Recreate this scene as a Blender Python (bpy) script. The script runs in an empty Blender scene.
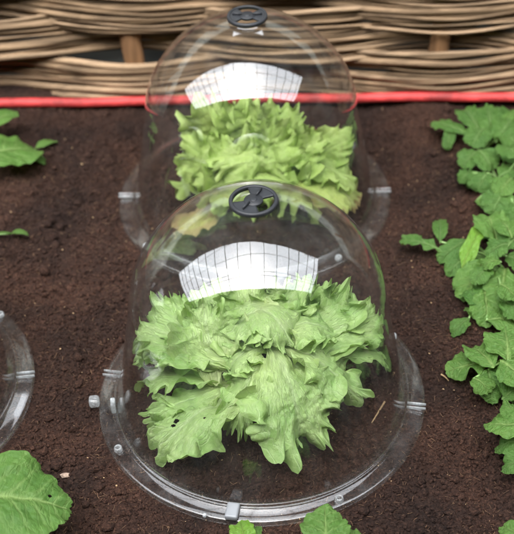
import bpy, bmesh, math, random
import numpy as np
from mathutils import Vector, Matrix
sc = bpy.context.scene
R = math.radians
random.seed(7)

# ------------------------------------------------------------------ camera
PW, PH = 514.0, 534.0
F, PITCH, CH, ROLL = 1221.3, 0.71107, 1.10028, -0.0409
cam_d = bpy.data.cameras.new('camera')
cam = bpy.data.objects.new('camera', cam_d)
sc.collection.objects.link(cam)
cp, sp = math.cos(PITCH), math.sin(PITCH)
fwd = Vector((0, cp, -sp)); up0 = Vector((0, sp, cp)); rt0 = Vector((1, 0, 0))
cr, sr = math.cos(ROLL), math.sin(ROLL)
# image = rotation of the level frame by ROLL (image y runs down)
cx = rt0 * cr + up0 * sr
cyv = -rt0 * sr + up0 * cr
# level coords u (right), v (up):  px = u cos - v' sin ... solved once, used for both the camera and at()
def level(px, py):
    a, b = px - PW / 2, py - PH / 2
    u = a * cr + b * sr
    v = -(-a * sr + b * cr)
    return u, v
ux, vx = level(PW / 2 + 1, PH / 2)
uy, vy = level(PW / 2, PH / 2 - 1)
X = (rt0 * ux + up0 * vx).normalized()
Y = (rt0 * uy + up0 * vy).normalized()
Z = -fwd
cam.matrix_world = Matrix(((X.x, Y.x, Z.x, 0), (X.y, Y.y, Z.y, 0), (X.z, Y.z, Z.z, CH), (0, 0, 0, 1)))
cam_d.sensor_fit = 'VERTICAL'
cam_d.sensor_height = 24
cam_d.lens = 24 * F / PH
cam_d.clip_start = 0.05
cam_d.clip_end = 200
cam_d.dof.use_dof = True
cam_d.dof.focus_distance = 1.40
cam_d.dof.aperture_fstop = 3.7
sc.camera = cam

def at(px, py, z=0.0):
    """the point seen at photo pixel px,py at height z"""
    u, v = level(px, py)
    d = rt0 * u + up0 * v + fwd * F
    t = (z - CH) / d.z
    return Vector((d.x * t, d.y * t, z))

# ------------------------------------------------------------------ light
w = bpy.data.worlds.new('World'); sc.world = w; w.use_nodes = True
nt = w.node_tree; nt.nodes.clear()
sky = nt.nodes.new('ShaderNodeTexSky'); sky.sky_type = 'NISHITA'; sky.sun_disc = False
SE, SR = R(62), R(200)
sky.sun_elevation = SE; sky.sun_rotation = SR
sky.air_density = 1.6; sky.dust_density = 7.0
hs = nt.nodes.new('ShaderNodeHueSaturation'); hs.inputs['Saturation'].default_value = 0.25
bg = nt.nodes.new('ShaderNodeBackground'); bg.inputs['Strength'].default_value = 0.15
ow = nt.nodes.new('ShaderNodeOutputWorld')
# cloud cover evens the sky out
ov = nt.nodes.new('ShaderNodeMix'); ov.data_type = 'RGBA'; ov.inputs[0].default_value = .5; ov.inputs[7].default_value = (9.0, 9.7, 10.6, 1)
nt.links.new(sky.outputs[0], hs.inputs['Color']); nt.links.new(hs.outputs[0], ov.inputs[6]); nt.links.new(ov.outputs[2], bg.inputs[0]); nt.links.new(bg.outputs[0], ow.inputs[0])
sl = bpy.data.lights.new('sun', 'SUN'); sl.energy = .5; sl.angle = R(150); sl.color = (1, .97, .92)
so = bpy.data.objects.new('sun', sl); sc.collection.objects.link(so)
so.rotation_euler = Vector((math.sin(SR) * math.cos(SE), math.cos(SR) * math.cos(SE), math.sin(SE))).to_track_quat('Z', 'Y').to_euler()
vs = sc.view_settings
vs.view_transform = 'Standard'; vs.look = 'None'; vs.gamma = 1; vs.use_curve_mapping = False
vs.exposure = 2.4
cy = sc.cycles
cy.use_denoising = True
try: cy.denoiser = 'OPENIMAGEDENOISE'
except Exception: pass
cy.max_bounces = 10; cy.transparent_max_bounces = 40; cy.glossy_bounces = 5; cy.transmission_bounces = 6; cy.diffuse_bounces = 3
cy.caustics_reflective = False; cy.caustics_refractive = False
cy.sample_clamp_indirect = 4

# ------------------------------------------------------------------ helpers
def link(o):
    sc.collection.objects.link(o); return o
def tag(o, label=None, cat=None, group=None, kind=None):
    if label: o['label'] = label
    if cat: o['category'] = cat
    if group: o['group'] = group
    if kind: o['kind'] = kind
    return o
def empty(name, loc, label, cat, group=None, rz=0):
    o = bpy.data.objects.new(name, None); o.location = loc; o.rotation_euler.z = rz
    o.empty_display_size = .02
    return tag(link(o), label, cat, group)
def mesh(name, V, Fc, mat, parent=None, smooth=True, uv=None):
    me = bpy.data.meshes.new(name)
    V = np.asarray(V, dtype=np.float32).reshape(-1, 3)
    Fc = np.asarray(Fc, dtype=np.int32)
    k = Fc.shape[1]
    me.vertices.add(len(V)); me.vertices.foreach_set('co', V.ravel())
    me.loops.add(Fc.size); me.loops.foreach_set('vertex_index', Fc.ravel())
    me.polygons.add(len(Fc))
    me.polygons.foreach_set('loop_start', np.arange(0, Fc.size, k, dtype=np.int32))
    me.polygons.foreach_set('loop_total', np.full(len(Fc), k, dtype=np.int32))
    if smooth: me.polygons.foreach_set('use_smooth', np.ones(len(Fc), dtype=bool))
    if uv is not None:
        for nm, arr in uv.items():
            l = me.uv_layers.new(name=nm)
            l.data.foreach_set('uv', np.asarray(arr, dtype=np.float32)[Fc.ravel()].ravel())
    me.update(calc_edges=True)
    me.validate()
    me.materials.append(mat)
    o = bpy.data.objects.new(name, me); link(o)
    if parent: o.parent = parent
    return o
def gridfaces(n, m, wrap=False):
    """n rows x m columns"""
    i, j = np.meshgrid(np.arange(n - 1), np.arange(m if wrap else m - 1), indexing='ij')
    a = i * m + j; b = i * m + (j + 1) % m
    return np.stack([a, b, b + m, a + m], -1).reshape(-1, 4)
def tube(P, rad, seg=8, cap=True):
    """vertices, quads of a tube along P"""
    P = np.asarray(P, float); n = len(P)
    rad = np.full(n, rad) if np.isscalar(rad) else np.asarray(rad)
    T = np.gradient(P, axis=0); T /= np.linalg.norm(T, axis=1)[:, None] + 1e-12
    ref = np.array([0, 0, 1.]) if abs(T[0, 2]) < .9 else np.array([0, 1., 0])
    S = np.cross(T, ref); S /= np.linalg.norm(S, axis=1)[:, None] + 1e-12
    N = np.cross(S, T)
    a = np.linspace(0, 2 * np.pi, seg, endpoint=False)
    V = P[:, None] + rad[:, None, None] * (np.cos(a)[None, :, None] * S[:, None] + np.sin(a)[None, :, None] * N[:, None])
    V = V.reshape(-1, 3); Fq = gridfaces(n, seg, True)[:, ::-1]
    if cap:
        V = np.vstack([V, P[:1], P[-1:]]); c0, c1 = n * seg, n * seg + 1
        k = np.arange(seg)
        # fans written as degenerate-free quads (two rim steps each)
        f = []
        for q in range(0, seg, 2):
            f.append([c0, q, (q + 1) % seg, (q + 2) % seg])
            f.append([c1, (n - 1) * seg + (q + 2) % seg, (n - 1) * seg + (q + 1) % seg, (n - 1) * seg + q])
        Fq = np.vstack([Fq, f])
    return V, Fq
class Acc:
    def __init__(s): s.V = []; s.F = []; s.n = 0
    def add(s, V, Fq):
        s.V.append(np.asarray(V, float)); s.F.append(np.asarray(Fq) + s.n); s.n += len(V)
    def build(s, name, mat, parent=None, smooth=True):
        return mesh(name, np.vstack(s.V), np.vstack(s.F), mat, parent, smooth)
def box(c, sz, M=None):
    s = np.array([[x, y, z] for x in (-1, 1) for y in (-1, 1) for z in (-1, 1)], float) * np.asarray(sz) / 2
    if M is not None: s = s @ np.asarray(M).T
    return s + np.asarray(c), np.array([[0, 1, 3, 2], [4, 6, 7, 5], [0, 4, 5, 1], [2, 3, 7, 6], [0, 2, 6, 4], [1, 5, 7, 3]])
def revolve(prof, seg=128, closed=False):
    prof = np.asarray(prof, float); n = len(prof)
    a = np.linspace(0, 2 * np.pi, seg, endpoint=False)
    V = np.stack([prof[:, 0, None] * np.cos(a), prof[:, 0, None] * np.sin(a), np.repeat(prof[:, 1, None], seg, 1)], -1).reshape(-1, 3)
    Fq = gridfaces(n, seg, True)
    if closed:
        j = np.arange(seg); j2 = (j + 1) % seg
        Fq = np.vstack([Fq, np.stack([(n - 1) * seg + j, (n - 1) * seg + j2, j2, j], -1)])
    return V, Fq

def hash2(ix, iy, s):
    h = (ix * 374761393 + iy * 668265263 + s * 1442695041) & 0x7fffffff
    h = ((h ^ (h >> 13)) * 1274126177) & 0x7fffffff
    return ((h ^ (h >> 16)) & 0xffff) / 65535.0
def vnoise(x, y, s=0):
    ix = np.floor(x).astype(np.int64); iy = np.floor(y).astype(np.int64)
    fx = x - ix; fy = y - iy
    fx = fx * fx * (3 - 2 * fx); fy = fy * fy * (3 - 2 * fy)
    a = hash2(ix, iy, s); b = hash2(ix + 1, iy, s); c = hash2(ix, iy + 1, s); d = hash2(ix + 1, iy + 1, s)
    return (a + (b - a) * fx) * (1 - fy) + (c + (d - c) * fx) * fy - .5

# ------------------------------------------------------------------ node helpers
def newmat(name):
    m = bpy.data.materials.new(name); m.use_nodes = True
    t = m.node_tree; t.nodes.clear()
    return m, t
def N(t, typ, **kw):
    n = t.nodes.new(typ)
    for k, v in kw.items():
        if k in n.inputs and not hasattr(n, k): n.inputs[k].default_value = v
        elif hasattr(n, k): setattr(n, k, v)
        else: n.inputs[k].default_value = v
    return n
def L(t, a, b): t.links.new(a, b)
def ramp(t, stops, fac):
    r = t.nodes.new('ShaderNodeValToRGB')
    e = r.color_ramp.elements
    while len(e) < len(stops): e.new(.5)
    for i, (p, c) in enumerate(stops):
        e[i].position = p; e[i].color = (*c, 1) if len(c) == 3 else c
    L(t, fac, r.inputs[0]); return r
def mixc(t, fac, a, b, mode='MIX'):
    m = t.nodes.new('ShaderNodeMix'); m.data_type = 'RGBA'; m.blend_type = mode
    for s, v in ((m.inputs[0], fac), (m.inputs[6], a), (m.inputs[7], b)):
        if hasattr(v, 'links'): L(t, v, s)
        else: s.default_value = (*v, 1) if isinstance(v, tuple) and len(v) == 3 else v
    return m.outputs[2]
def math_(t, op, a, b=0.0, clamp=False):
    m = t.nodes.new('ShaderNodeMath'); m.operation = op; m.use_clamp = clamp
    for s, v in ((m.inputs[0], a), (m.inputs[1], b)):
        if hasattr(v, 'links'): L(t, v, s)
        else: s.default_value = v
    return m.outputs[0]
def out(t, sh):
    o = t.nodes.new('ShaderNodeOutputMaterial'); L(t, sh, o.inputs[0])

def clear_plastic(name, haze=.012, rough=.012, ior=1.6, tint=(.985, .99, .985), bump=0.0, hazecol=(.75, .78, .8)):
    m, t = newmat(name)
    geo = N(t, 'ShaderNodeNewGeometry')
    io = t.nodes.new('ShaderNodeMix'); io.data_type = 'FLOAT'
    L(t, geo.outputs['Backfacing'], io.inputs[0]); io.inputs[2].default_value = ior; io.inputs[3].default_value = 1 / ior
    fr = N(t, 'ShaderNodeFresnel'); L(t, io.outputs[0], fr.inputs['IOR'])
    tr = N(t, 'ShaderNodeBsdfTransparent'); tr.inputs[0].default_value = (*tint, 1)
    gl = N(t, 'ShaderNodeBsdfGlossy'); gl.inputs['Roughness'].default_value = rough; gl.inputs['Color'].default_value = (1, 1, 1, 1)
    tc = N(t, 'ShaderNodeTexCoord')
    if bump:
        nz = N(t, 'ShaderNodeTexNoise'); nz.inputs['Scale'].default_value = 14; nz.inputs['Detail'].default_value = 2
        L(t, tc.outputs['Object'], nz.inputs['Vector'])
        bp = N(t, 'ShaderNodeBump'); bp.inputs['Strength'].default_value = bump; bp.inputs['Distance'].default_value = .01
        L(t, nz.outputs[0], bp.inputs['Height']); L(t, bp.outputs[0], gl.inputs['Normal']); L(t, bp.outputs[0], fr.inputs['Normal'])
    df = N(t, 'ShaderNodeBsdfDiffuse'); df.inputs['Color'].default_value = (*hazecol, 1)
    tl = N(t, 'ShaderNodeBsdfTranslucent'); tl.inputs['Color'].default_value = (*hazecol, 1)
    dm = N(t, 'ShaderNodeMixShader'); L(t, df.outputs[0], dm.inputs[1]); L(t, tl.outputs[0], dm.inputs[2])
    # faint dust and scuffs: uneven haze
    n2 = N(t, 'ShaderNodeTexNoise'); n2.inputs['Scale'].default_value = 28; n2.inputs['Detail'].default_value = 6; n2.inputs['Roughness'].default_value = .7
    mp = N(t, 'ShaderNodeMapping'); mp.inputs['Scale'].default_value = (1.6, 1.6, .45); L(t, tc.outputs['Object'], mp.inputs[0]); L(t, mp.outputs[0], n2.inputs['Vector'])
    hz = math_(t, 'MULTIPLY', math_(t, 'POWER', n2.outputs[0], 3.0), haze * 8, True)
    a = N(t, 'ShaderNodeMixShader'); L(t, hz, a.inputs[0]); L(t, tr.outputs[0], a.inputs[1]); L(t, dm.outputs[0], a.inputs[2])
    b = N(t, 'ShaderNodeMixShader'); L(t, fr.outputs[0], b.inputs[0]); L(t, a.outputs[0], b.inputs[1]); L(t, gl.outputs[0], b.inputs[2])
    out(t, b.outputs[0]); return m

def simple(name, col, rough=.5, noise=0.0, scale=40, spec=.5, bump=0, stretch=None, metal=0):
    m, t = newmat(name)
    p = N(t, 'ShaderNodeBsdfPrincipled'); p.inputs['Roughness'].default_value = rough
    p.inputs['Specular IOR Level'].default_value = spec; p.inputs['Metallic'].default_value = metal
    tc = N(t, 'ShaderNodeTexCoord'); v = tc.outputs['Object']
    if stretch:
        mp = N(t, 'ShaderNodeMapping'); mp.inputs['Scale'].default_value = stretch; L(t, v, mp.inputs[0]); v = mp.outputs[0]
    nz = N(t, 'ShaderNodeTexNoise'); nz.inputs['Scale'].default_value = scale; nz.inputs['Detail'].default_value = 6
    L(t, v, nz.inputs['Vector'])
    lo = tuple(c * (1 - noise) for c in col); hi = tuple(min(1, c * (1 + noise)) for c in col)
    r = ramp(t, [(.3, lo), (.7, hi)], nz.outputs[0]); L(t, r.outputs[0], p.inputs['Base Color'])
    if bump:
        bp = N(t, 'ShaderNodeBump'); bp.inputs['Strength'].default_value = bump; bp.inputs['Distance'].default_value = .002
        L(t, nz.outputs[0], bp.inputs['Height']); L(t, bp.outputs[0], p.inputs['Normal'])
    out(t, p.outputs[0]); return m

def leafmat(name, dark, light, rib, veinamt=.5, spec=.35, ribamt=1.0, netx=1.7, nety=9.0, netamt=.22, nveins=6.0, trans=.3, gloss=.42, veinw=.12, blister=.6, vscale=90, brown=0.0, base=None):
    m, t = newmat(name)
    uv = N(t, 'ShaderNodeUVMap'); uv.uv_map = 'vu'
    vn = N(t, 'ShaderNodeUVMap'); vn.uv_map = 'vein'
    su = N(t, 'ShaderNodeSeparateXYZ'); L(t, uv.outputs[0], su.inputs[0])
    sv = N(t, 'ShaderNodeSeparateXYZ'); L(t, vn.outputs[0], sv.inputs[0])
    av = math_(t, 'ABSOLUTE', su.outputs[0])
    tc = N(t, 'ShaderNodeTexCoord')
    nz = N(t, 'ShaderNodeTexNoise'); nz.inputs['Scale'].default_value = vscale; nz.inputs['Detail'].default_value = 5; nz.inputs['Roughness'].default_value = .65
    L(t, tc.outputs['Object'], nz.inputs['Vector'])
    n2 = N(t, 'ShaderNodeTexNoise'); n2.inputs['Scale'].default_value = vscale * .22; n2.inputs['Detail'].default_value = 3
    L(t, tc.outputs['Object'], n2.inputs['Vector'])
    # lateral veins: a fan coordinate with a wobble
    wob = math_(t, 'MULTIPLY', math_(t, 'SUBTRACT', nz.outputs[0], .5), .35)
    ph = math_(t, 'ADD', math_(t, 'MULTIPLY', sv.outputs[0], nveins), wob)
    tri = math_(t, 'ABSOLUTE', math_(t, 'SUBTRACT', math_(t, 'FRACT', ph), .5))     # 0..0.5, 0 on the vein
    vein = math_(t, 'SUBTRACT', 1.0, math_(t, 'DIVIDE', tri, veinw), True)
    vein = math_(t, 'MULTIPLY', vein, math_(t, 'SUBTRACT', 1.15, av, True))
    ribm = math_(t, 'SUBTRACT', 1.0, math_(t, 'DIVIDE', av, math_(t, 'ADD', math_(t, 'MULTIPLY', math_(t, 'SUBTRACT', 1.0, su.outputs[1]), .14), .015)), True)
    mask = math_(t, 'MAXIMUM', math_(t, 'MULTIPLY', vein, veinamt), math_(t, 'MULTIPLY', ribm, ribamt))
    cmb = N(t, 'ShaderNodeCombineXYZ'); L(t, math_(t, 'MULTIPLY', sv.outputs[0], netx), cmb.inputs[0]); L(t, math_(t, 'MULTIPLY', su.outputs[1] if nety > 0 else sv.outputs[1], abs(nety)), cmb.inputs[1])
    wv_ = N(t, 'ShaderNodeTexNoise'); wv_.inputs['Scale'].default_value = 2.0; L(t, cmb.outputs[0], wv_.inputs['Vector'])
    add = N(t, 'ShaderNodeVectorMath'); add.operation = 'ADD'; L(t, cmb.outputs[0], add.inputs[0]); L(t, wv_.outputs['Color'], add.inputs[1])
    vor = N(t, 'ShaderNodeTexVoronoi'); vor.feature = 'DISTANCE_TO_EDGE'; vor.inputs['Scale'].default_value = 1.0; L(t, add.outputs[0], vor.inputs['Vector'])
    net = math_(t, 'SUBTRACT', 1.0, math_(t, 'DIVIDE', vor.outputs['Distance'], .11), True)
    fine = N(t, 'ShaderNodeTexNoise'); fine.inputs['Scale'].default_value = 620; fine.inputs['Detail'].default_value = 3
    L(t, tc.outputs['Object'], fine.inputs['Vector'])
    c = ramp(t, [(.25, dark), (.75, light)], math_(t, 'ADD', math_(t, 'MULTIPLY', nz.outputs[0], .45), math_(t, 'MULTIPLY', n2.outputs[0], .55))).outputs[0]
    if base:   # pale towards the base
        bf = math_(t, 'SUBTRACT', 1.0, math_(t, 'MULTIPLY', su.outputs[1], 2.0), True)
        c = mixc(t, math_(t, 'MULTIPLY', bf, .8), c, base)
    c = mixc(t, math_(t, 'MULTIPLY', mask, .75), c, rib)
    c = mixc(t, math_(t, 'MULTIPLY', net, netamt), c, rib)
    if brown:
        # browned, dried margins
        ed = math_(t, 'MULTIPLY', math_(t, 'SUBTRACT', math_(t, 'ADD', sv.outputs[1], n2.outputs[0]), 1.5 - brown), 6.0, True)
        c = mixc(t, ed, c, (.50, .38, .17))
    p = N(t, 'ShaderNodeBsdfPrincipled'); L(t, c, p.inputs['Base Color'])
    p.inputs['Roughness'].default_value = gloss; p.inputs['Specular IOR Level'].default_value = spec
    hgt = math_(t, 'SUBTRACT', math_(t, 'ADD', math_(t, 'MULTIPLY', nz.outputs[0], blister), math_(t, 'MULTIPLY', fine.outputs[0], .22)), math_(t, 'ADD', math_(t, 'MULTIPLY', mask, .6), math_(t, 'MULTIPLY', net, .20)))
    bp = N(t, 'ShaderNodeBump'); bp.inputs['Strength'].default_value = .8; bp.inputs['Distance'].default_value = .003
    L(t, hgt, bp.inputs['Height']); L(t, bp.outputs[0], p.inputs['Normal'])
    tl = N(t, 'ShaderNodeBsdfTranslucent'); L(t, mixc(t, .5, c, (.45, .6, .08)), tl.inputs[0]); L(t, bp.outputs[0], tl.inputs['Normal'])
    ms = N(t, 'ShaderNodeMixShader'); ms.inputs[0].default_value = trans
    L(t, p.outputs[0], ms.inputs[1]); L(t, tl.outputs[0], ms.inputs[2])
    out(t, ms.outputs[0]); return m

# ------------------------------------------------------------------ materials
M = {}
def soil_mat(name, lift=1.0):
    m, t = newmat(name)
    tc = N(t, 'ShaderNodeTexCoord')
    n1 = N(t, 'ShaderNodeTexNoise'); n1.inputs['Scale'].default_value = 330; n1.inputs['Detail'].default_value = 8; n1.inputs['Roughness'].default_value = .7
    n2 = N(t, 'ShaderNodeTexNoise'); n2.inputs['Scale'].default_value = 9; n2.inputs['Detail'].default_value = 4
    vo = N(t, 'ShaderNodeTexVoronoi'); vo.inputs['Scale'].default_value = 420
    for n in (n1, n2, vo): L(t, tc.outputs['Object'], n.inputs['Vector'])
    k = lift
    c1 = ramp(t, [(.3, (.014 * k, .0075 * k, .0055 * k)), (.5, (.041 * k, .0205 * k, .0140 * k)), (.72, (.125 * k, .066 * k, .044 * k))], n1.outputs[0]).outputs[0]
    c2 = ramp(t, [(.35, (.55, .55, .57)), (.65, (1.25, 1.15, 1.08))], n2.outputs[0]).outputs[0]
    c = mixc(t, 1.0, c1, c2, 'MULTIPLY')
    p = N(t, 'ShaderNodeBsdfPrincipled'); p.inputs['Roughness'].default_value = .85; p.inputs['Specular IOR Level'].default_value = .25
    L(t, c, p.inputs['Base Color'])
    h = math_(t, 'ADD', n1.outputs[0], math_(t, 'MULTIPLY', vo.outputs[0], -.5))
    bp = N(t, 'ShaderNodeBump'); bp.inputs['Strength'].default_value = 1.0; bp.inputs['Distance'].default_value = .004
    L(t, h, bp.inputs['Height']); L(t, bp.outputs[0], p.inputs['Normal'])
    out(t, p.outputs[0]); return m
M['soil'] = soil_mat('soil'); M['crumb'] = soil_mat('soil_crumb', 1.25)
M['fibre'] = simple('fibre', (.17, .095, .05), .8, .5, 60)
M['straw'] = simple('straw', (.45, .30, .16), .7, .3, 200, stretch=(1, 1, 1))
M['flake'] = simple('flake', (.36, .26, .2), .8, .5, 300, bump=.6)
M['dome'] = clear_plastic('dome_plastic', haze=.011, rough=.032, bump=.05)
M['ring'] = clear_plastic('ring_plastic', haze=.022, rough=.06, bump=.01)
M['knob'] = clear_plastic('knob_plastic', haze=.42, rough=.12)
M['lug'] = clear_plastic('lug_plastic', haze=.5, rough=.1, bump=.05)
M['black'] = simple('black_plastic', (.020, .022, .026), .5, .2, 90)
M['grey_clip'] = simple('grey_clip', (.24, .25, .265), .3, .1, 60)
M['cane'] = simple('willow_cane', (.225, .15, .088), .75, .55, 18, stretch=(.35, 5, 5), bump=.5, spec=.2)
M['cane2'] = simple('willow_cane_pale', (.30, .205, .125), .75, .45, 18, stretch=(.35, 5, 5), bump=.5, spec=.2)
M['cane3'] = simple('willow_cane_dark', (.16, .105, .06), .8, .5, 18, stretch=(.35, 5, 5), bump=.5, spec=.2)
M['stake'] = simple('stake_wood', (.27, .145, .07), .75, .45, 14, stretch=(6, 6, .5), bump=.5, spec=.2)
M['board'] = simple('slate_board', (.34, .36, .32), .8, .4, 8)
M['red'] = simple('red_plastic', (.50, .042, .040), .6, .5, 30, bump=.2)
M['roof'] = simple('roof_panel', (.16, .17, .15), .8, .15, 2)
M['wall'] = simple('added_wall', (.15, .20, .12), .8, .3, 1.5)
M['bar'] = simple('painted_bar', (.30, .34, .30), .5, .1, 5)
M['lettuce'] = leafmat('lettuce_leaf', (.18, .38, .075), (.58, .75, .31), (.64, .74, .44), ribamt=.45, veinamt=.22, spec=.45, nveins=1.0, trans=.32, gloss=.38, base=(.60, .70, .30))
M['lettuce_in'] = leafmat('lettuce_heart_leaf', (.29, .50, .12), (.64, .78, .36), (.68, .76, .48), ribamt=.45, veinamt=.22, spec=.45, nveins=1.0, trans=.32, gloss=.38, base=(.66, .72, .36))
M['lettuce_far'] = leafmat('lettuce_yellow_green_leaf', (.32, .50, .10), (.62, .75, .27), (.62, .72, .34), ribamt=.45, veinamt=.22, spec=.45, nveins=1.0, trans=.35, gloss=.45, base=(.60, .66, .26))
M['lettuce_old'] = leafmat('lettuce_fading_leaf', (.36, .50, .10), (.56, .64, .20), (.66, .70, .36), nveins=1.0, trans=.3, gloss=.5, brown=.10)
M['dead'] = leafmat('withered_leaf', (.42, .42, .10), (.62, .56, .22), (.6, .52, .28), nveins=1.0, trans=.25, gloss=.6, brown=.38)
M['veg'] = leafmat('radish_leaf', (.040, .112, .022), (.105, .215, .045), (.24, .37, .13), nveins=1.0, trans=.25, gloss=.5, spec=.25, blister=.9, vscale=120)
M['veg2'] = leafmat('radish_leaf_pale', (.058, .150, .028), (.135, .262, .055), (.30, .43, .14), nveins=1.0, trans=.3, gloss=.48, spec=.28, blister=.9, vscale=120)
M['veg3'] = leafmat('radish_leaf_deep', (.038, .110, .020), (.085, .19, .036), (.18, .32, .11), nveins=1.0, trans=.25, gloss=.5, spec=.25, blister=.9, vscale=120)
M['lime'] = leafmat('lime_leaf', (.13, .29, .03), (.20, .38, .05), (.34, .5, .12), nveins=1.0, trans=.35, gloss=.4)
M['stem'] = simple('green_stem', (.22, .36, .12), .45, .3, 60)
M['palestem'] = simple('pale_stem', (.46, .58, .27), .4, .25, 120)

# ------------------------------------------------------------------ ground
CL = [(-.0008, 1.0372, R(-3.0)), (.0006, 1.4353, R(178)), (-.4843, 1.066, R(4))]   # cloche centres
def axis(lo, hi, step, far):
    fine = np.arange(lo, hi + 1e-6, step); a = []; s = step; x = lo
    while x > -far: s *= 1.35; x -= s; a.append(x)
    b = []; s = step; x = hi
    while x < far: s *= 1.35; x += s; b.append(x)
    return np.array(a[::-1] + list(fine) + b)
xs = axis(-.47, .50, .0021, 60); ys = axis(.78, 1.74, .0021, 60)
GX, GY = np.meshgrid(xs, ys)
def height(x, y):
    h = .034 * vnoise(x * 4.2, y * 4.2, 1) + .027 * vnoise(x * 11, y * 11, 2)
    c = vnoise(x * 33, y * 33, 3); h = h + .013 * c + .006 * vnoise(x * 58, y * 58, 9)
    # keep it level under the cloche rings
    k = np.ones_like(h)
    for a, b, _ in CL:
        d = np.hypot(x - a, y - b)
        k = np.minimum(k, np.clip((np.abs(d - .19) - .016) / .06, 0, 1))
        k = np.where(d < .12, np.minimum(k, .6), k)
    h = h * (.10 + .9 * k)
    kk = .35 + .65 * k
    h = h + kk * (.0068 * vnoise(x * 85, y * 85, 4) + .0048 * vnoise(x * 190, y * 190, 5) + .0030 * np.abs(vnoise(x * 400, y * 400, 6)))
    h = h - .004 * (1 - k)
    pl = np.exp(-((y - (1.692 - .03 * x)) / .03) ** 2)
    return h * (1 - .75 * pl) - .004 * pl
near = np.exp(-np.maximum(0, np.maximum(np.abs(GX) - .7, np.maximum(.7 - GY, GY - 1.9))) * 2)
GZ = height(GX, GY) * near
mesh('soil', np.stack([GX, GY, GZ], -1).reshape(-1, 3), gridfaces(len(ys), len(xs)), M['soil'])['kind'] = 'structure'
rng = np.random.default_rng(5)
# crumbs: countless little lumps of compost
t_ = (1 + 5 ** .5) / 2
ICO = np.array([(-1, t_, 0), (1, t_, 0), (-1, -t_, 0), (1, -t_, 0), (0, -1, t_), (0, 1, t_), (0, -1, -t_), (0, 1, -t_), (t_, 0, -1), (t_, 0, 1), (-t_, 0, -1), (-t_, 0, 1)]) / 1.9
ICF = np.array([(0, 11, 5), (0, 5, 1), (0, 1, 7), (0, 7, 10), (0, 10, 11), (1, 5, 9), (5, 11, 4), (11, 10, 2), (10, 7, 6), (7, 1, 8), (3, 9, 4), (3, 4, 2), (3, 2, 6), (3, 6, 8), (3, 8, 9), (4, 9, 5), (2, 4, 11), (6, 2, 10), (8, 6, 7), (9, 8, 1)])
def scatter(n, pw, smin, smax, flat=1.0, sink=.3):
    y = rng.uniform(.79, 1.70, n); x = rng.uniform(-1, 1, n) * (.30 + (y - .8) * .18)
    s = smin + (smax - smin) * rng.random(n) ** pw
    # no big lumps under or on the rings
    for a, b, _ in CL:
        d = np.abs(np.hypot(x - a, y - b) - .188)
        s = np.where(d < .018, np.minimum(s, .0011), s)
    z = height(x, y) + s * sink
    V = ICO[None] * (1 + rng.uniform(-.38, .38, (n, 12, 1)))
    sc3 = s[:, None, None] * rng.uniform(.6, 1.3, (n, 1, 3)); V = V * sc3
    a = rng.uniform(0, 6.28, n); b = rng.uniform(-1, 1, n)
    ca, sa = np.cos(a)[:, None], np.sin(a)[:, None]; cb, sb = np.cos(b)[:, None], np.sin(b)[:, None]
    X0, Y0, Z0 = V[..., 0], V[..., 1], V[..., 2] * flat
    Y1, Z1 = Y0 * cb - Z0 * sb, Y0 * sb + Z0 * cb
    X1, Y1 = X0 * ca - Y1 * sa, X0 * sa + Y1 * ca
    V = np.stack([X1 + x[:, None], Y1 + y[:, None], Z1 + z[:, None]], -1).reshape(-1, 3)
    Fc = (ICF[None] + (np.arange(n) * 12)[:, None, None]).reshape(-1, 3)
    return V, Fc
V1, F1 = scatter(60000, 2.2, .0005, .0028)
V2, F2 = scatter(2600, 2.4, .0022, .0080, .8, .15)
o = mesh('soil_crumbs', np.vstack([V1, V2]), np.vstack([F1, F2 + len(V1)]), M['crumb'], smooth=False); o['kind'] = 'stuff'
# pale specks
VS, FS_ = scatter(420, 2.5, .0005, .0017, .6, .9)
o = mesh('soil_specks', VS, FS_, M['straw'], smooth=False); o['kind'] = 'stuff'
# fibres
A = Acc(); n = 3600
for i in range(n):
    y = rng.uniform(.79, 1.55); x = rng.uniform(-1, 1) * (.30 + (y - .8) * .18)
    l = rng.uniform(.002, .008); a = rng.uniform(0, 6.28); q = rng.uniform(-1, 1) * .4
    z0 = float(height(np.array([x]), np.array([y]))[0]) + .0012
    s = np.linspace(-.5, .5, 4); P = np.stack([x + l * (s * math.cos(a) - q * s * s * math.sin(a)), y + l * (s * math.sin(a) + q * s * s * math.cos(a)), z0 + .0012 * rng.random() + s * l * rng.uniform(-.35, .35)], -1)
    A.add(*tube(P, rng.uniform(.00012, .00034), 4, False))
A.build('soil_fibres', M['fibre'])['kind'] = 'stuff'

# ------------------------------------------------------------------ greenhouse roof overhead (seen as a reflection in the domes)
RZ = 2.75; hx0, hx1 = -5.4, 3.25; hy0, hy1 = -.62, 1.22
def slab(name, x0, x1, y0, y1, z0, z1, mat, parent=None):
    V, Fq = box(((x0 + x1) / 2, (y0 + y1) / 2, (z0 + z1) / 2), (x1 - x0, y1 - y0, z1 - z0)); o = mesh(name, V, Fq, mat, parent, False); return o
roof = bpy.data.objects.new('greenhouse_roof', None); link(roof); roof['kind'] = 'structure'
RX, RYa, RYb = 8, -5.0, 4.2
slab('roof_panel', -RX, RX, RYa, hy0, RZ, RZ + .06, M['roof'], roof)
slab('roof_panel', -RX, RX, 2.0, 2.84, RZ, RZ + .06, M['roof'], roof)
A = Acc(); ex = np.array([-RX, -6.2, -5.0, -3.6, -2.3, -1.2, -.3, .6, 1.6, 2.6, 3.9, RX]); ey = np.array([1.95, 1.95, 1.9, 1.75, 1.55, 1.34, 1.20, 1.16, 1.22, 1.36, 1.6, 1.95])
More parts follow.
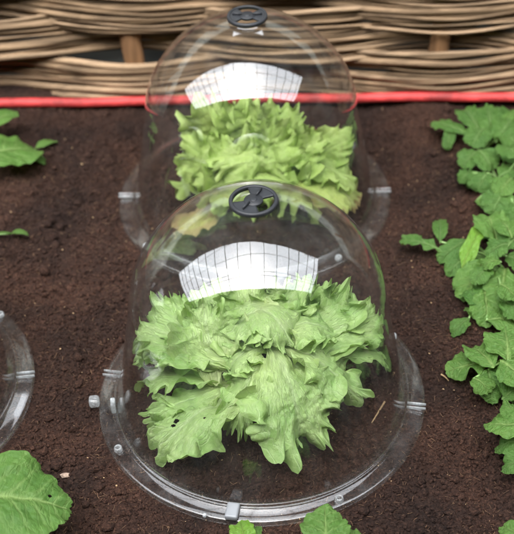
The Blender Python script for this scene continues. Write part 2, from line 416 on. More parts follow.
for i in range(len(ex) - 1):
    pv = np.array([[ex[i], ey[i], RZ], [ex[i + 1], ey[i + 1], RZ], [ex[i + 1], 2.0, RZ], [ex[i], 2.0, RZ]])
    A.add(np.vstack([pv, pv + [0, 0, .06]]), np.array([[0, 3, 2, 1], [4, 5, 6, 7], [0, 1, 5, 4], [2, 3, 7, 6], [1, 2, 6, 5], [0, 4, 7, 3]]))
A.build('arched_panel', M['roof'], roof, False)
slab('roof_panel', -RX, RX, 3.5, RYb, RZ, RZ + .06, M['roof'], roof)
slab('roof_panel', -RX, hx0, hy0, 1.95, RZ, RZ + .06, M['roof'], roof)
slab('roof_panel', hx1, RX, hy0, 1.95, RZ, RZ + .06, M['roof'], roof)
slab('roof_panel', -RX, -.75, 2.84, 3.5, RZ, RZ + .06, M['roof'], roof)
slab('roof_panel', 0.75, RX, 2.84, 3.5, RZ, RZ + .06, M['roof'], roof)
slab('added_wall', -RX - .08, -RX, RYa, RYb, 0, RZ, M['wall'], roof)  # unseen walls, added to shut out side sky so the skylight dominates
slab('added_wall', RX, RX + .08, RYa, RYb, 0, RZ, M['wall'], roof)
slab('added_wall', -RX, RX, RYa - .08, RYa, 0, RZ, M['wall'], roof)
slab('added_wall', -RX, RX, RYb, RYb + .08, 0, RZ, M['wall'], roof)
A = Acc()
x = hx0
while x < hx1:
    A.add(*box((x, (hy0 + 1.95) / 2, RZ + .020), (.017, 1.95 - hy0, .034))); x += .52
for yy in (-.05, .1, .75, 1.3): A.add(*box(((hx0 + hx1) / 2, yy, RZ - .012), (hx1 - hx0, .016, .024)))
A.build('glazing_bars', M['bar'], roof, False)

# ------------------------------------------------------------------ wattle fence
FY = 1.714; FS = -.068    # the fence line, slightly turned
def fence_y(x): return FY + FS * x
fence = empty('wattle_fence', (0, FY, 0), 'low woven willow fence with thick brown stakes behind the red pipe', 'fence')
SP = .2455; X0 = -.186
def onf(x, dy, z): return (x, fence_y(x) - FY + dy, z)
for k in range(-4, 6, 2):
    xk = X0 + k * SP
    P = [onf(xk + .002 * math.sin(z * 40 + k), .0, z) for z in np.linspace(-.08, .50, 16)]
    Vt, Ft = tube(P, np.full(16, .0165 if k % 2 == 0 else .014) * (1 + .06 * np.sin(np.arange(16) * 1.7 + k)), 10)
    mesh('stake', Vt, Ft, M['stake'], fence)
rows = 6; rh = .089
mats = ['cane', 'cane2', 'cane', 'cane3', 'cane2', 'cane']
for r in range(rows):
    zc = .037 + r * .069
    sgn = 1 if r % 2 == 0 else -1      # +1: in front of the stakes k even
    for q in range(24):
        f = (q + .5) / 24
        xx = np.linspace(-1.15, 1.15, 150)
        wv = np.cos(np.pi * (xx - X0) / SP) * sgn
        # bundle is fanned where it is in front, pinched where it slips behind
        fan = rh * (.93 + .0 * wv) * (f - .5) * 2 * .52 * (1 + .10 * np.sin(xx * 7 + r))
        rad = rng.uniform(.0018, .0050)
        lay = (-.006 if q % 2 else .006)
        yy = -(.0185 * wv) + lay * .5 + .002 * np.sin(xx * 9 + q * 2.1)
        zz = zc + fan + .0035 * np.sin(xx * rng.uniform(3, 8) + rng.uniform(0, 6)) + .0016 * np.sin(xx * 31 + q) + .010 * np.sin(xx * 2.3 + r * 1.9)
        rr = rad * (1 + .35 * np.sin(xx * rng.uniform(1, 3) + rng.uniform(0, 6)))
        P = np.stack([xx, FS * xx + yy, zz], -1)
        Vt, Ft = tube(P, rr, 7)
        o = mesh('cane', Vt, Ft, M[mats[rng.integers(0, 6)]], fence)
bb = slab('slate_board', -1.6, 1.6, 1.765, 1.785, -.1, .62, M['board']); tag(bb, 'dark grey board standing behind the woven fence', 'board')
# red pipe in front
xx = np.linspace(-.9, .9, 90)
def pipe_z(x): return .0115 + .0012 * np.sin(x * 5.1 + 1) - .0010 * np.sin(x * 13)
pa, pb = at(0, 103.5, .009), at(514, 98.5, .009)
P = np.stack([xx, pa.y + (xx - pa.x) * (pb.y - pa.y) / (pb.x - pa.x) + .0022 * np.sin(xx * 9) + .0008 * np.sin(xx * 31), pipe_z(xx)], -1)
tag(mesh('red_pipe', *tube(P, np.full(90, .0078), 14), M['red']), 'long red plastic pipe lying along the foot of the woven fence', 'pipe')
# ------------------------------------------------------------------ cloches
CHT = .3014
def dome_prof(off):
    rb, z0, r0, nn = .178, .16, .148, 1.8
    P = []
    for s in np.linspace(0, 1, 22)[:-1]:
        P.append((rb + (r0 - rb) * (s ** .9) - off, .006 + (z0 - .006) * s))
    for th in np.linspace(0, np.pi / 2, 44):
        rr = r0 * max(0, math.cos(th)) ** (2 / nn) - off; z = z0 + (CHT - .004 - z0) * math.sin(th) ** (2 / nn) - off * math.sin(th)
        if rr > .021: P.append((rr, z))
    P.append((.021 , P[-1][1] + .0003))
    return P
def make_cloche(label, first=True):
    root = empty('garden_cloche', (0, 0, 0), label, 'cloche', 'clear bell cloches on the soil')
    o_ = dome_prof(0); i_ = dome_prof(.0012)
    V, Fq = revolve(o_ + i_[::-1], 160, True)
    mesh('dome', V, Fq[:, ::-1] * 1, M['dome'], root)
    # base ring: flat flange with a raised inner step and a turned-down outer lip
    pr = [(.1765, .012), (.1800, .0125), (.1812, .0085), (.1830, .0068), (.1965, .0056), (.1990, .0050), (.2000, .0020), (.1992, -.002),
          (.1980, -.002), (.1978, .0030), (.1960, .0042), (.1830, .0052), (.1795, .0060), (.1772, .0070)]
    V, Fq = revolve(pr, 200, True)
    ring = mesh('base_ring', V, Fq, M['ring'], root)
    # joints of the two half rings: paired ridges across the flange
    for side in (0, math.pi):
        A = Acc()
        for d in (-.0034, .0034):
            c, s = math.cos(side), math.sin(side)
            Mt = [[c, -s, 0], [s, c, 0], [0, 0, 1]]
            ctr = np.array([.1895 * c - d * s, .1895 * s + d * c, .0085])
            A.add(*box(ctr, (.0225, .0013, .0042), Mt))
        A.build('joint_ridge', M['lug'], root, False)
    # peg sockets
    for a in (R(-142), R(-53), R(38), R(128)):
        c, s = math.cos(a), math.sin(a)
        V, Fq = revolve([(.0024, .0050), (.0024, .0098), (.0034, .0110), (.0048, .0098), (.0052, .0056)], 20)
        mesh('peg_socket', V + np.array([.191 * c, .191 * s, 0]), Fq[:, ::-1], M['lug'], root)
    # vent wheel on top: rim, two blades, hub, ribs
    zt = CHT
    vent = Acc()
    V, Fq = revolve([(.0226, zt - .003), (.0226, zt + .0010), (.0236, zt + .0018), (.0260, zt + .0014), (.0268, zt), (.0268, zt - .003)], 64, True); vent.add(V, Fq[:, ::-1])
    for a0, a1 in ((R(18), R(104)), (R(186), R(284))):
        n_ = 14; aa = np.linspace(a0, a1, n_)
        r_ = np.array([.0, .008, .016, .0232])
        top = np.stack([r_[:, None] * np.cos(aa), r_[:, None] * np.sin(aa), np.full((4, n_), zt + .0004)], -1).reshape(-1, 3)
        bot = top - np.array([0, 0, .0024]); nn_ = len(top)
        g = gridfaces(4, n_)
        sidef = [[i * n_, i * n_ + nn_, (i + 1) * n_ + nn_, (i + 1) * n_] for i in range(3)] + [[i * n_ + n_ - 1, (i + 1) * n_ + n_ - 1, (i + 1) * n_ + n_ - 1 + nn_, i * n_ + n_ - 1 + nn_] for i in range(3)]
        vent.add(np.vstack([top, bot]), np.vstack([g[:, ::-1], g + nn_, sidef]))
    V, Fq = revolve([(.0001, zt + .0018), (.0030, zt + .0018), (.0040, zt + .0012), (.0040, zt - .002), (.0001, zt - .002)], 32); vent.add(V, Fq[:, ::-1])
    V, Fq = revolve([(.0001, zt + .0011), (.0100, zt + .0011), (.0104, zt + .0004), (.0104, zt - .0022), (.0001, zt - .0022)], 40); vent.add(V, Fq[:, ::-1])
    vw = vent.build('vent_wheel', M['black'], root)
    rb = Acc()
    for a in (R(62), R(234)):
        c, s = math.cos(a), math.sin(a); Mt = [[c, -s, 0], [s, c, 0], [0, 0, 1]]
        rb.add(*box((.0135 * c, .0135 * s, zt + .0018), (.0125, .0013, .0040), Mt))
    rb.build('finger_rib', M['black'], vw, False)
    return root, ring
def kids(o): return [c for c in bpy.data.objects if c.parent == o]
def copy_tree(o, parent=None):
    c = o.copy(); link(c); c.parent = parent
    for ch in kids(o): copy_tree(ch, c)
    return c
c0, _ = make_cloche('front clear bell cloche with black vent wheel covering the nearer lettuce')
clo = [c0, copy_tree(c0), copy_tree(c0)]
clo[1]['label'] = 'rear clear bell cloche nearest the woven fence over the yellow-green lettuce'
clo[2]['label'] = 'clear cloche at the left edge, only its curved rim and joint in view'
for o, (a, b, rz) in zip(clo, CL):
    o.location = (a, b, 0); o.rotation_euler.z = rz
clo[0].rotation_euler.z = R(-11.5)
for ch in kids(clo[0]):    # the vent wheel of the front cloche keeps its drawn angle
    if ch.name.startswith('vent_wheel'): ch.rotation_euler.z = R(11.5)
for ch in kids(clo[1]):
    if ch.name.startswith('vent_wheel'): ch.rotation_euler.z = R(120)
# latches on the rims
def latch(cl, ang, rad, size, mat, name, hook=True):
    rz = cl.rotation_euler.z; a = ang - rz
    c, s = math.cos(a), math.sin(a); Mt = np.array([[c, -s, 0], [s, c, 0], [0, 0, 1]])
    bm = bmesh.new(); bmesh.ops.create_cube(bm, size=1)
    bmesh.ops.scale(bm, vec=size, verts=bm.verts)
    bmesh.ops.bevel(bm, geom=bm.edges[:], offset=min(size) * .28, segments=3, profile=.5, affect='EDGES')
    bmesh.ops.transform(bm, matrix=Matrix.Translation((rad * c, rad * s, .008 + size[2] / 2 * .4)) @ Matrix.Rotation(a, 4, 'Z'), verts=bm.verts)
    me = bpy.data.meshes.new(name); bm.to_mesh(me); bm.free(); me.materials.append(mat)
    for p_ in me.polygons: p_.use_smooth = (mat is not M['lug'])
    o = bpy.data.objects.new(name, me); link(o); o.parent = cl
    return o
latch(clo[0], R(-177), .2045, (.013, .013, .013), M['knob'], 'latch_knob')
latch(clo[0], R(-174), .1815, (.006, .015, .014), M['lug'], 'latch_plate')
latch(clo[0], R(-101.5), .189, (.021, .0145, .0080), M['grey_clip'], 'rim_clip')
latch(clo[0], R(-110), .2005, (.004, .004, .004), M['lug'], 'rim_pip')
latch(clo[1], R(-80), .189, (.021, .0145, .0080), M['grey_clip'], 'rim_clip')

# ------------------------------------------------------------------ leaves
def sm(x, a, b):
    t = np.clip((x - a) / (b - a), 0, 1); return t * t * (3 - 2 * t)
def leaf(parent, mat, B, T, W, kind='lettuce', arch=.03, roll=0.0, cup=.0, ruf=1.0, seed=0, ref=(0, 0, 1), bend=0.0, nr=36, na=330, name='leaf', hole=None, nu=0, nv=0, curl=0.0, teeth=1.0):
    """a blade drawn in polar form round its middle (rho 0..1, angle th), then laid on a curved midrib from B to T"""
    r = random.Random(seed); B = np.array(B, float); T = np.array(T, float); ref = np.array(ref, float); ref /= np.linalg.norm(ref)
    if kind == 'lettuce':
        T = T + (T - B) * .09; T[2] = max(T[2], .008); W = W * 1.12
    D = T - B; Ln = np.linalg.norm(D)
    side0 = np.cross(D / Ln, ref); side0 /= np.linalg.norm(side0)
    upv = np.cross(side0, D / Ln)
    C1 = B + D * .3 + upv * arch * 1.1 + side0 * bend; C2 = B + D * .72 + upv * arch * 1.15 + side0 * bend
    rho = (np.linspace(0, 1, nr) ** .85)[:, None]; th = np.linspace(-np.pi, np.pi, na)[None, :]
    rho = rho + 0 * th; th = th + 0 * rho
    ph = [r.uniform(0, 6.28) for _ in range(20)]
    def wv(f, i, x=None): return np.sin((th2 if x is None else x) * f + ph[i])
    th2 = th + .16 * np.sin(th * 2 + ph[18]) + .07 * np.sin(th * 5 + ph[19])
    th2 = th2 - (th2 - th) * np.exp(-((np.abs(th) - np.pi) / .3) ** 2)
    keep = 1 - np.exp(-((np.abs(th) - np.pi) / .55) ** 2)         # no lobes at the leaf base
    def lob(n, i, p): return np.abs(np.sin(th2 * n / 2 + ph[i])) ** p - .78
    if kind == 'lettuce':
        mod = .22 * lob(5.0, 0, .5) + .25 * lob(13.0, 1, .55) + teeth * .15 * lob(31.0, 2, .7) + .06 * lob(67.0, 3, .8) + .08 * wv(1.7, 4)
        cy_ = .56; pin = (.30, -.02, .42)
    elif kind in ('round', 'lyrate'):
        mod = teeth * (.09 * lob(5.0, 0, .6) + .10 * lob(13.0, 1, .6) + .035 * lob(33.0, 2, .8)) + .04 * wv(1.7, 4)
        cy_ = .54; pin = (.22, -.05, .30)
    elif kind == 'ovate':
        mod = .04 * lob(7.0, 0, .6) + .05 * lob(19.0, 1, .7) + .040 * lob(45.0, 2, .8)
        cy_ = .50; pin = (.12, -.03, .34)
    else:
        mod = .04 * lob(9.0, 1, .6); cy_ = .5; pin = (.4, 0, .3)
    R_ = 1 + mod * keep * rho ** 2.5
    yy = np.cos(th); xx = np.sin(th)
    x = xx * W * rho * R_
    y = (cy_ + np.where(yy > 0, (1 - cy_), cy_) * yy * rho * np.where(yy > 0, R_, 1.0)) * 1.0
    x = x * (pin[0] + (1 - pin[0]) * sm(y, pin[1], pin[2]))
    if kind == 'ovate': x = x * (1 - .30 * sm(y, .62, 1.0))
    if kind == 'lyrate':
        x = x * np.minimum(1, .16 + .62 * np.exp(-((y - .16) / .07) ** 2) + .80 * np.exp(-((y - .38) / .085) ** 2) + 1.1 * sm(y, .50, .68))
    if kind == 'strap': x = x * (1 + .2 * np.sin(y * 9 + ph[5]))
    xn = x / W
    e = rho
    K = W * ruf
    fan = np.arctan2(xn * 1.3, y + .12)                       # veins fan out from the base
    if kind == 'lettuce':
        d = K * keep * (.16 * e ** 1.6 * wv(2.6, 6) + .24 * e ** 2.5 * wv(5.3, 7) + .26 * e ** 5 * wv(12.7, 8, th2 + .5 * e) + .13 * e ** 9 * wv(29.0, 9, th2 - .2 * e))
        d += K * .012 * np.abs(np.sin(fan * 9 + ph[10] + 2.2 * vnoise(x * 60, y * 5, seed))) * sm(np.abs(xn), .02, .25)
        d += K * ((.16) * vnoise(x * 38 + seed, y * Ln * 38, seed) + .115 * vnoise(x * 95, y * Ln * 95 + seed, seed + 3) + .045 * vnoise(x * 260, y * Ln * 260 + seed, seed + 5))
        tang = K * .17 * e ** 4 * keep * wv(12.7, 11)
        vc = fan * 5.5
    else:
        d = K * keep * (.14 * e ** 2 * wv(2.2, 6) + .14 * e ** 3 * wv(4.3, 7) + .09 * e ** 5 * wv(11, 8))
        lv = y * 5.5 - np.abs(xn) * 1.5
        d += K * .06 * np.abs(np.sin(lv * np.pi)) ** .6 * sm(np.abs(xn), .02, .25) * (1 - .6 * e)
        d += K * (.14 * vnoise(xn * 2.6 + seed, y * 4, seed) + .11 * vnoise(xn * 6.5 + seed, y * 9, seed) + .06 * vnoise(xn * 14, y * 19 + seed, seed + 3))
        tang = 0; vc = lv
    d = d + cup * W * xn ** 2 + curl * W * e ** 4 - .05 * W * np.exp(-(xn / .07) ** 2) * (1 - y)
    s_ = y[..., None]
    Mc = (1 - s_) ** 3 * B + 3 * (1 - s_) ** 2 * s_ * C1 + 3 * (1 - s_) * s_ ** 2 * C2 + s_ ** 3 * T
    Tn = 3 * (1 - s_) ** 2 * (C1 - B) + 6 * (1 - s_) * s_ * (C2 - C1) + 3 * s_ ** 2 * (T - C2)
    Tn /= np.linalg.norm(Tn, axis=-1)[..., None] + 1e-9
    Sd = side0 - (Tn @ side0)[..., None] * Tn; Sd /= np.linalg.norm(Sd, axis=-1)[..., None] + 1e-9
    Nn = np.cross(Sd, Tn)
    ra = roll + .5 * (y - .5) * (r.random() - .5)
    cr_, sr_ = np.cos(ra)[..., None], np.sin(ra)[..., None]
    Sr = Sd * cr_ + Nn * sr_; Nr = Nn * cr_ - Sd * sr_
    P = Mc + Sr * x[..., None] + Tn * (tang * np.ones_like(x))[..., None] + Nr * d[..., None]
    P = P.reshape(-1, 3)
    gz = height(P[:, 0], P[:, 1]) + .0025
    low = P[:, 2] < gz; P[low, 2] = gz[low] + .0008 * np.abs(np.sin(P[low, 0] * 900))
    for a, b, _ in CL[:2]:
        dd = np.maximum(np.hypot(P[:, 0] - a, P[:, 1] - b), 1e-6)
        zz = np.clip(P[:, 2], 0, .29); lim = np.where(zz < .16, .176 - .19 * zz, .146 * np.maximum(0, 1 - np.clip((zz - .16) / .137, 0, 1) ** 1.8) ** (1 / 1.8)) - .006
        if np.hypot(B[0] - a, B[1] - b) < .15:
            k_ = .80 * lim; f = np.where(dd > k_, (k_ + .20 * lim * np.tanh((dd - k_) / (.20 * lim + 1e-6))) / dd, 1)
            P[:, 0] = a + (P[:, 0] - a) * f; P[:, 1] = b + (P[:, 1] - b) * f
    Fq = gridfaces(nr, na)
    uvs = {'vu': np.stack([xn, y], -1).reshape(-1, 2), 'vein': np.stack([vc, e], -1).reshape(-1, 2)}
    if hole:
        Uf = y.ravel(); Vf = xn.ravel(); kp = np.ones(len(Fq), bool)
        cu = Uf[Fq].mean(1); cv = Vf[Fq].mean(1)
        for hu, hv, hr in hole: kp &= ((cu - hu) ** 2 + ((cv - hv) * W / Ln) ** 2) > hr * hr
        Fq = Fq[kp]
    return mesh(name, P, Fq, M[mat], parent, True, uvs)
def stalk(parent, P, r0, r1, mat='stem', name='stem'):
    P = np.array([np.array(p, float) for p in P]); n_ = 14
    t = np.linspace(0, 1, n_)
    if len(P) == 2: Q = P[0] * (1 - t)[:, None] + P[1] * t[:, None]
    else: Q = ((1 - t) ** 2)[:, None] * P[0] + (2 * t * (1 - t))[:, None] * P[1] + (t ** 2)[:, None] * P[2]
    return mesh(name, *tube(Q, r0 + (r1 - r0) * t, 8), M[mat], parent)

# ------------------------------------------------------------------ front lettuce
lt = empty('lettuce', (0, 1.03, 0), 'frilly pale green lettuce under the front cloche, one broad leaf drooping forward', 'lettuce')
lt.location = (0, 0, 0)
C = (-.002, 1.035, .03)
S = 100
def LF(mat, b, t, W, **kw):
    global S
    S += 7
    return leaf(kw.pop('parent', lt), mat, b, t, W, seed=kw.pop('seed', S), **kw)
CAMD = (0, -.76, .65)
# outer skirt, lowest first
LF('lettuce', (-.012, 1.020, .03), at(158, 452, .014), .040, arch=.022, cup=-.1, hole=[(.66, .22, .022), (.70, .16, .016), (.5, -.3, .010)])
LF('lettuce', (-.02, 1.02, .03), at(145, 386, .028), .022, arch=.028)
LF('lettuce', (-.03, 1.01, .03), at(152, 420, .014), .020, arch=.018)
LF('lettuce', C, at(238, 434, .020), .026, arch=.036, cup=-.2)
LF('lettuce', (.03, 1.04, .04), at(384, 368, .035), .012, arch=.040)
LF('lettuce', C, at(131, 352, .050), .034, arch=.045, roll=.2)
LF('lettuce', C, at(330, 392, .040), .024, arch=.035)
# back and sides
LF('lettuce', C, at(205, 298, .07), .046, arch=.040)
LF('lettuce', (.02, 1.05, .04), at(324, 284, .12), .040, arch=-.004, ref=CAMD, cup=.25)
LF('lettuce', (.03, 1.05, .04), at(346, 300, .11), .042, arch=.0, ref=CAMD, cup=.2)
LF('lettuce_in', (0, 1.06, .06), at(296, 290, .120), .034, arch=.0, ref=CAMD, cup=.3)
LF('lettuce_in', (-.01, 1.06, .06), at(252, 286, .125), .044, arch=.0, ref=CAMD, cup=.3)
# left side: a frilled fan, then the leaf with the thick pale rib in front of it
LF('lettuce', (-.02, 1.03, .05), at(137, 326, .080), .040, arch=.030, ref=(0, -.5, 1))
LF('lettuce', (-.03, 1.03, .05), at(162, 306, .095), .032, arch=.020, ref=(0, -.6, 1))
LF('lettuce_in', at(217, 386, .050), at(203, 306, .118), .038, arch=-.008, ref=CAMD, cup=.45, ruf=1.1)
# right side
LF('lettuce', (.03, 1.04, .06), at(387, 314, .085), .036, arch=.022, ref=(0, -.4, 1), ruf=.85)
LF('lettuce', (.03, 1.03, .06), at(376, 336, .070), .018, arch=.025, ref=(0, -.3, 1))
# the heart: leaves folding over each other towards the viewer
LF('lettuce_in', (.030, 1.080, .098), at(232, 338, .090), .040, arch=.030, ruf=.5, cup=-.5, teeth=.5)
LF('lettuce_in', (-.012, 1.082, .100), at(288, 345, .092), .040, arch=.032, ruf=.55, cup=-.55, teeth=.5)
LF('lettuce', (.02, 1.05, .09), at(335, 338, .080), .032, arch=.022, cup=-.1)
# the broad drooping leaf, its neighbours and the small frills round the heart
LF('lettuce', (.010, 1.020, .070), at(242, 404, .040), .028, arch=.022, cup=-.1)
LF('lettuce', (.026, 1.035, .082), at(348, 398, .034), .032, arch=.028, cup=-.2)
LF('lettuce', (.012, 1.036, .088), at(304, 446, .016), .052, arch=.034, ruf=.85, cup=-.2, roll=.18)
LF('lettuce', (.012, 1.036, .088), at(226, 374, .060), .024, arch=.016, cup=-.2)

# ------------------------------------------------------------------ rear lettuce
lt2 = empty('lettuce', (0, 0, 0), 'yellow-green upright frilly lettuce under the rear cloche near the fence', 'lettuce')
C2 = (.005, 1.44, .03)
def L2(mat, b, t, W, **kw): return LF(mat, b, t, W, parent=lt2, nr=24, na=120, **kw)
L2('lettuce_far', C2, at(190, 190, .02), .040, arch=.03)
L2('lettuce_far', C2, at(312, 212, .02), .046, arch=.035)
L2('lettuce_far', C2, at(250, 212, .03), .056, arch=.045)
L2('lettuce_far', (-.02, 1.44, .04), at(210, 208, .03), .036, arch=.035)
L2('lettuce_far', (-.03, 1.44, .03), at(182, 150, .10), .040, arch=.01, ref=CAMD)
L2('lettuce_far', (-.03, 1.45, .03), at(206, 102, .150), .044, arch=.008, ref=CAMD)
L2('lettuce_far', (-.01, 1.47, .03), at(235, 112, .145), .034, arch=.0, ref=CAMD)
L2('lettuce_far', (.01, 1.46, .03), at(266, 104, .15), .046, arch=.01, ref=CAMD)
L2('lettuce_far', (.02, 1.45, .03), at(298, 114, .14), .040, arch=.01, ref=CAMD)
L2('lettuce_far', (.03, 1.45, .03), at(318, 140, .12), .036, arch=.01, ref=CAMD)
L2('lettuce_far', (.04, 1.45, .03), at(352, 138, .10), .028, arch=.012, ref=CAMD)
L2('lettuce_far', (.0, 1.43, .05), at(284, 130, .13), .040, arch=.02, ref=CAMD)
L2('lettuce_far', (-.02, 1.42, .05), at(232, 140, .115), .038, arch=.02, ref=CAMD, cup=.2)
L2('lettuce_old', (.045, 1.435, .055), at(360, 212, .025), .036, arch=.022, ruf=.7)
L2('lettuce_far', (.04, 1.44, .07), at(352, 186, .05), .030, arch=.02)
L2('lettuce_far', (.0, 1.445, .10), at(262, 180, .06), .060, arch=.035, cup=-.2, ruf=.7)
L2('lettuce_far', (.03, 1.44, .09), at(318, 172, .06), .040, arch=.03, cup=-.2)
L2('lettuce_far', (-.03, 1.44, .09), at(205, 172, .06), .038, arch=.03, cup=-.2)
dl = leaf(None, 'dead', at(222, 213, .012), at(172, 236, .006), .026, kind='round', arch=.008, seed=77, ruf=1.4, name='withered_leaf')
tag(dl, 'withered yellow-brown leaf on the soil inside the rear cloche', 'leaf')

# ------------------------------------------------------------------ right-hand row of young plants
GR = 'leafy seedlings in a row along the right side'
def plant(label, base, leaves, cat='plant', group=GR, name='leafy_seedling'):
    o = empty(name, (0, 0, 0), label, cat, group)
    base = Vector(base)
    for i, (mat, kind, b, t, W, kw) in enumerate(leaves):
        kw = dict(kw); S_ = kw.pop('seed', int(t[0] * 9 + t[1] * 5 + i * 31) & 0xffff)
        W = W * (1.10 if group == GR else 1.0); kw.setdefault('arch', .008); kw.setdefault('nr', 22); kw.setdefault('na', 90); kw.setdefault('ruf', .8)
        zb = kw.pop('zb', .03); zt = kw.pop('zt', .022)
        Bp = at(b[0], b[1], zb); Tp = at(t[0], t[1], zt)
        lf = leaf(o, mat, Bp, Tp, W, kind=kind, seed=S_, **kw)
        if (Bp - base).length > .006:
            mid = (Bp + base) / 2; mid.z += .008
            stalk(o, [base, mid, Bp + (Tp - Bp) * .06], .0022, .0014)
    return o
def under(pts, seed):
    r = random.Random(seed); o_ = []
    for (x, y, L_) in pts:
        a = r.uniform(0, 6.28); k = r.choice(['veg', 'veg3', 'veg3', 'veg2'])
        o_.append((k, 'round', (x - L_ * .45 * math.cos(a), y - L_ * .35 * math.sin(a)), (x + L_ * .55 * math.cos(a), y + L_ * .45 * math.sin(a)), .00055 * L_, dict(zb=r.uniform(.014, .03), zt=r.uniform(.012, .028), seed=r.randrange(9999))))
    return o_
V_ = 'veg'
plant('crinkled green seedling at the far end of the right row, beside the red pipe', at(486, 150, .0), [
    (V_, 'round', (468, 135), (433, 124), .015, {}), (V_, 'round', (452, 128), (447, 150), .009, dict(zt=.012)),
    (V_, 'round', (480, 132), (462, 107), .020, dict(zt=.03)), (V_, 'round', (492, 138), (487, 106), .018, dict(zt=.035)),
    (V_, 'round', (484, 128), (472, 148), .019, dict(zb=.045, zt=.035)), (V_, 'round', (496, 142), (515, 118), .020, dict(zb=.04, zt=.03)),
    (V_, 'round', (498, 130), (520, 150), .022, dict(zb=.04, zt=.03)), ('veg2', 'strap', (500, 125), (522, 112), .010, dict(zb=.03, zt=.035))] + under([(500, 116, 26), (470, 120, 24), (506, 138, 30), (512, 160, 28)], 3))
plant('green seedling with overlapping round leaves, second from the fence on the right', at(500, 185, 0), [
    (V_, 'round', (480, 150), (462, 168), .017, {}), (V_, 'round', (478, 150), (492, 172), .018, dict(zb=.035)),
    (V_, 'round', (488, 172), (478, 192), .020, dict(zb=.035, zt=.022)), (V_, 'round', (472, 172), (460, 184), .010, {}),
    (V_, 'round', (498, 178), (522, 170), .018, {}), (V_, 'round', (505, 190), (492, 215), .022, dict(zb=.045, zt=.03)), ('veg2', 'round', (512, 178), (500, 196), .018, dict(zb=.05, zt=.045)), (V_, 'round', (520, 160), (502, 148), .018, dict(zb=.055, zt=.05)),
    (V_, 'round', (512, 200), (528, 225), .024, dict(zb=.05, zt=.035))] + under([(500, 190, 30), (484, 205, 24), (470, 178, 24), (508, 218, 34)], 4))
plant('largest green seedling reaching left between the cloches, with a lime leaf', at(492, 262, 0), [
    (V_, 'lyrate', (448, 254), (399, 240), .014, dict(zt=.016, zb=.024)), (V_, 'round', (440, 243), (440, 220), .010, dict(zt=.016)),
    (V_, 'round', (470, 240), (438, 262), .014, dict(zt=.016)), ('lime', 'strap', (462, 268), (484, 222), .011, dict(zb=.03, zt=.055, arch=.006)),
    (V_, 'round', (475, 250), (448, 276), .015, dict(zt=.012)), ('veg2', 'round', (498, 245), (486, 212), .022, dict(zb=.05, zt=.05)),
    ('veg2', 'round', (485, 262), (462, 300), .022, dict(zb=.04, zt=.020)), ('veg2', 'round', (505, 268), (500, 305), .024, dict(zb=.045, zt=.03)),
    (V_, 'round', (505, 250), (525, 232), .022, dict(zb=.055, zt=.055)), (V_, 'round', (505, 255), (527, 270), .022, dict(zb=.05, zt=.04)),
    (V_, 'ovate', (470, 318), (452, 337), .011, dict(zt=.008, zb=.018)), ('veg2', 'round', (485, 290), (487, 328), .019, dict(zb=.035, zt=.016)),
    (V_, 'round', (500, 300), (524, 318), .020, dict(zb=.035, zt=.03)), ('veg2', 'round', (500, 285), (516, 300), .018, dict(zb=.055, zt=.05)), (V_, 'round', (490, 268), (474, 284), .013, dict(zb=.05, zt=.045)), ('veg2', 'round', (512, 238), (500, 222), .017, dict(zb=.065, zt=.065)), (V_, 'round', (508, 244), (488, 256), .016, dict(zb=.07, zt=.06)), ('veg2', 'round', (502, 262), (482, 268), .012, dict(zb=.062, zt=.055))] + under([(476, 300, 30), (500, 322, 34), (462, 285, 24), (484, 235, 26), (510, 290, 30), (478, 315, 24)], 5))
plant('green seedling with jagged spreading leaves beside the front cloche, right edge', at(516, 360, 0), [
    ('veg2', 'lyrate', (500, 362), (446, 373), .021, dict(zb=.03, zt=.012)), (V_, 'ovate', (488, 368), (492, 404), .017, dict(zb=.03, zt=.008)),
    ('veg2', 'round', (494, 368), (470, 346), .019, dict(zb=.04, zt=.030)), ('veg2', 'round', (508, 362), (505, 330), .026, dict(zb=.045, zt=.045)),
    ('veg2', 'ovate', (500, 360), (528, 390), .022, dict(zb=.045, zt=.035)), (V_, 'round', (495, 375), (517, 402), .012, dict(zt=.01))] + under([(508, 345, 34), (480, 385, 26), (506, 375, 32), (512, 395, 26)], 6))
plant('nearest large pointed leaves at the right edge, below the jagged seedling', at(528, 430, 0), [
    ('veg2', 'ovate', (532, 428), (485, 427), .019, dict(zb=.05, zt=.036)), (V_, 'ovate', (525, 440), (496, 452), .014, dict(zt=.012)),
    ('veg2', 'ovate', (520, 432), (506, 402), .013, dict(zb=.04, zt=.04)), (V_, 'ovate', (530, 460), (502, 472), .013, dict(zt=.02))] + under([(510, 425, 30), (514, 448, 28)], 8))
plant('green leaf tip in the bottom right corner of the bed', at(530, 545, 0), [
    ('veg2', 'ovate', (535, 545), (500, 528), .016, dict(zb=.03, zt=.02))], group=GR)
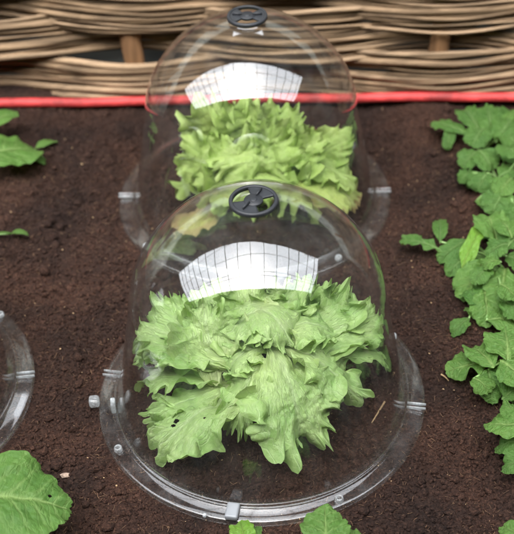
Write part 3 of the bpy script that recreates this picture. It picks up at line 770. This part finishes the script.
# left side
LG = 'leafy plants along the left edge'
plant('broad pale green leaf with two small round seed leaves, top left by the red pipe', at(-14, 160, 0), [
    ('veg2', 'round', (-26, 158), (36, 148), .050, dict(teeth=.25, ruf=.4, zb=.05, zt=.022, nr=40, na=160)), ('veg2', 'round', (-20, 130), (18, 113), .020, dict(teeth=.25, ruf=.4, zb=.05, zt=.05)),
    ('veg2', 'ovate', (34, 150), (57, 142), .0085, dict(zb=.016, zt=.012, ruf=.3)), ('veg2', 'ovate', (24, 154), (46, 165), .009, dict(zb=.016, zt=.008, ruf=.3))], group=LG)
plant('single narrow pale leaf tip lying on the soil at the left edge', at(-20, 240, 0), [
    ('veg2', 'ovate', (10, 234), (29, 236), .0055, dict(zb=.014, zt=.010, ruf=.3)), ('veg2', 'strap', (-20, 240), (14, 234), .003, dict(zb=.02, zt=.014, ruf=.2))], group=LG)
bl = plant('large crinkled green leaf with a small hole, bottom left corner', at(-40, 520, 0), [
    ('veg2', 'ovate', (-48, 498), (70, 512), .060, dict(zb=.075, zt=.040, arch=.02, nr=90, na=300, ruf=.42, hole=[(.79, -.16, .016)])),
    ('veg', 'ovate', (-30, 540), (60, 560), .040, dict(zb=.05, zt=.03))], group=LG)
plant('small bright green leaf below the rim clip at the bottom edge', at(240, 560, 0), [
    ('lime', 'round', (246, 552), (240, 521), .014, dict(zb=.02, zt=.024, arch=.01)), ('veg2', 'round', (252, 550), (258, 526), .007, dict(zb=.02, zt=.02))], group='leaves at the bottom edge')
plant('rounded green leaf overlapping the front ring at the bottom edge', at(330, 570, 0), [
    ('veg2', 'round', (326, 562), (325, 511), .027, dict(zb=.03, zt=.034, arch=.008, nr=40, na=160)), ('veg2', 'round', (350, 560), (352, 530), .016, dict(zb=.02, zt=.02))], group='leaves at the bottom edge')

# ------------------------------------------------------------------ bits on the soil
def twig(label, a, b, r0, mat='straw'):
    P0 = at(*a); P1 = at(*b)
    for P_ in (P0, P1): P_.z = float(height(np.array([P_.x]), np.array([P_.y]))[0]) + r0 + .0015
    mid = (P0 + P1) / 2 + Vector((.001, .001, .001))
    o = stalk(None, [P0, mid, P1], r0, r0 * .6, mat, 'twig'); o.parent = None
    tag(o, label, 'twig')
twig('pale dry twig on the soil inside the front cloche, right of the lettuce', (385, 398), (372, 418), .0013)
twig('short pale stalk fragment on the soil right of the front cloche', (441, 374), (449, 379), .0011)
st = at(65, 467); st.z = float(height(np.array([st.x]), np.array([st.y]))[0])
Vs = ICO * np.array([.0078, .0042, .0026]) * (1 + rng.uniform(-.25, .25, (12, 1))) + np.array([st.x, st.y, st.z + .003])
o = mesh('wood_chip', Vs, ICF, M['flake'], smooth=False); tag(o, 'pale flat wood chip on the soil above the large crinkled leaf', 'wood chip')
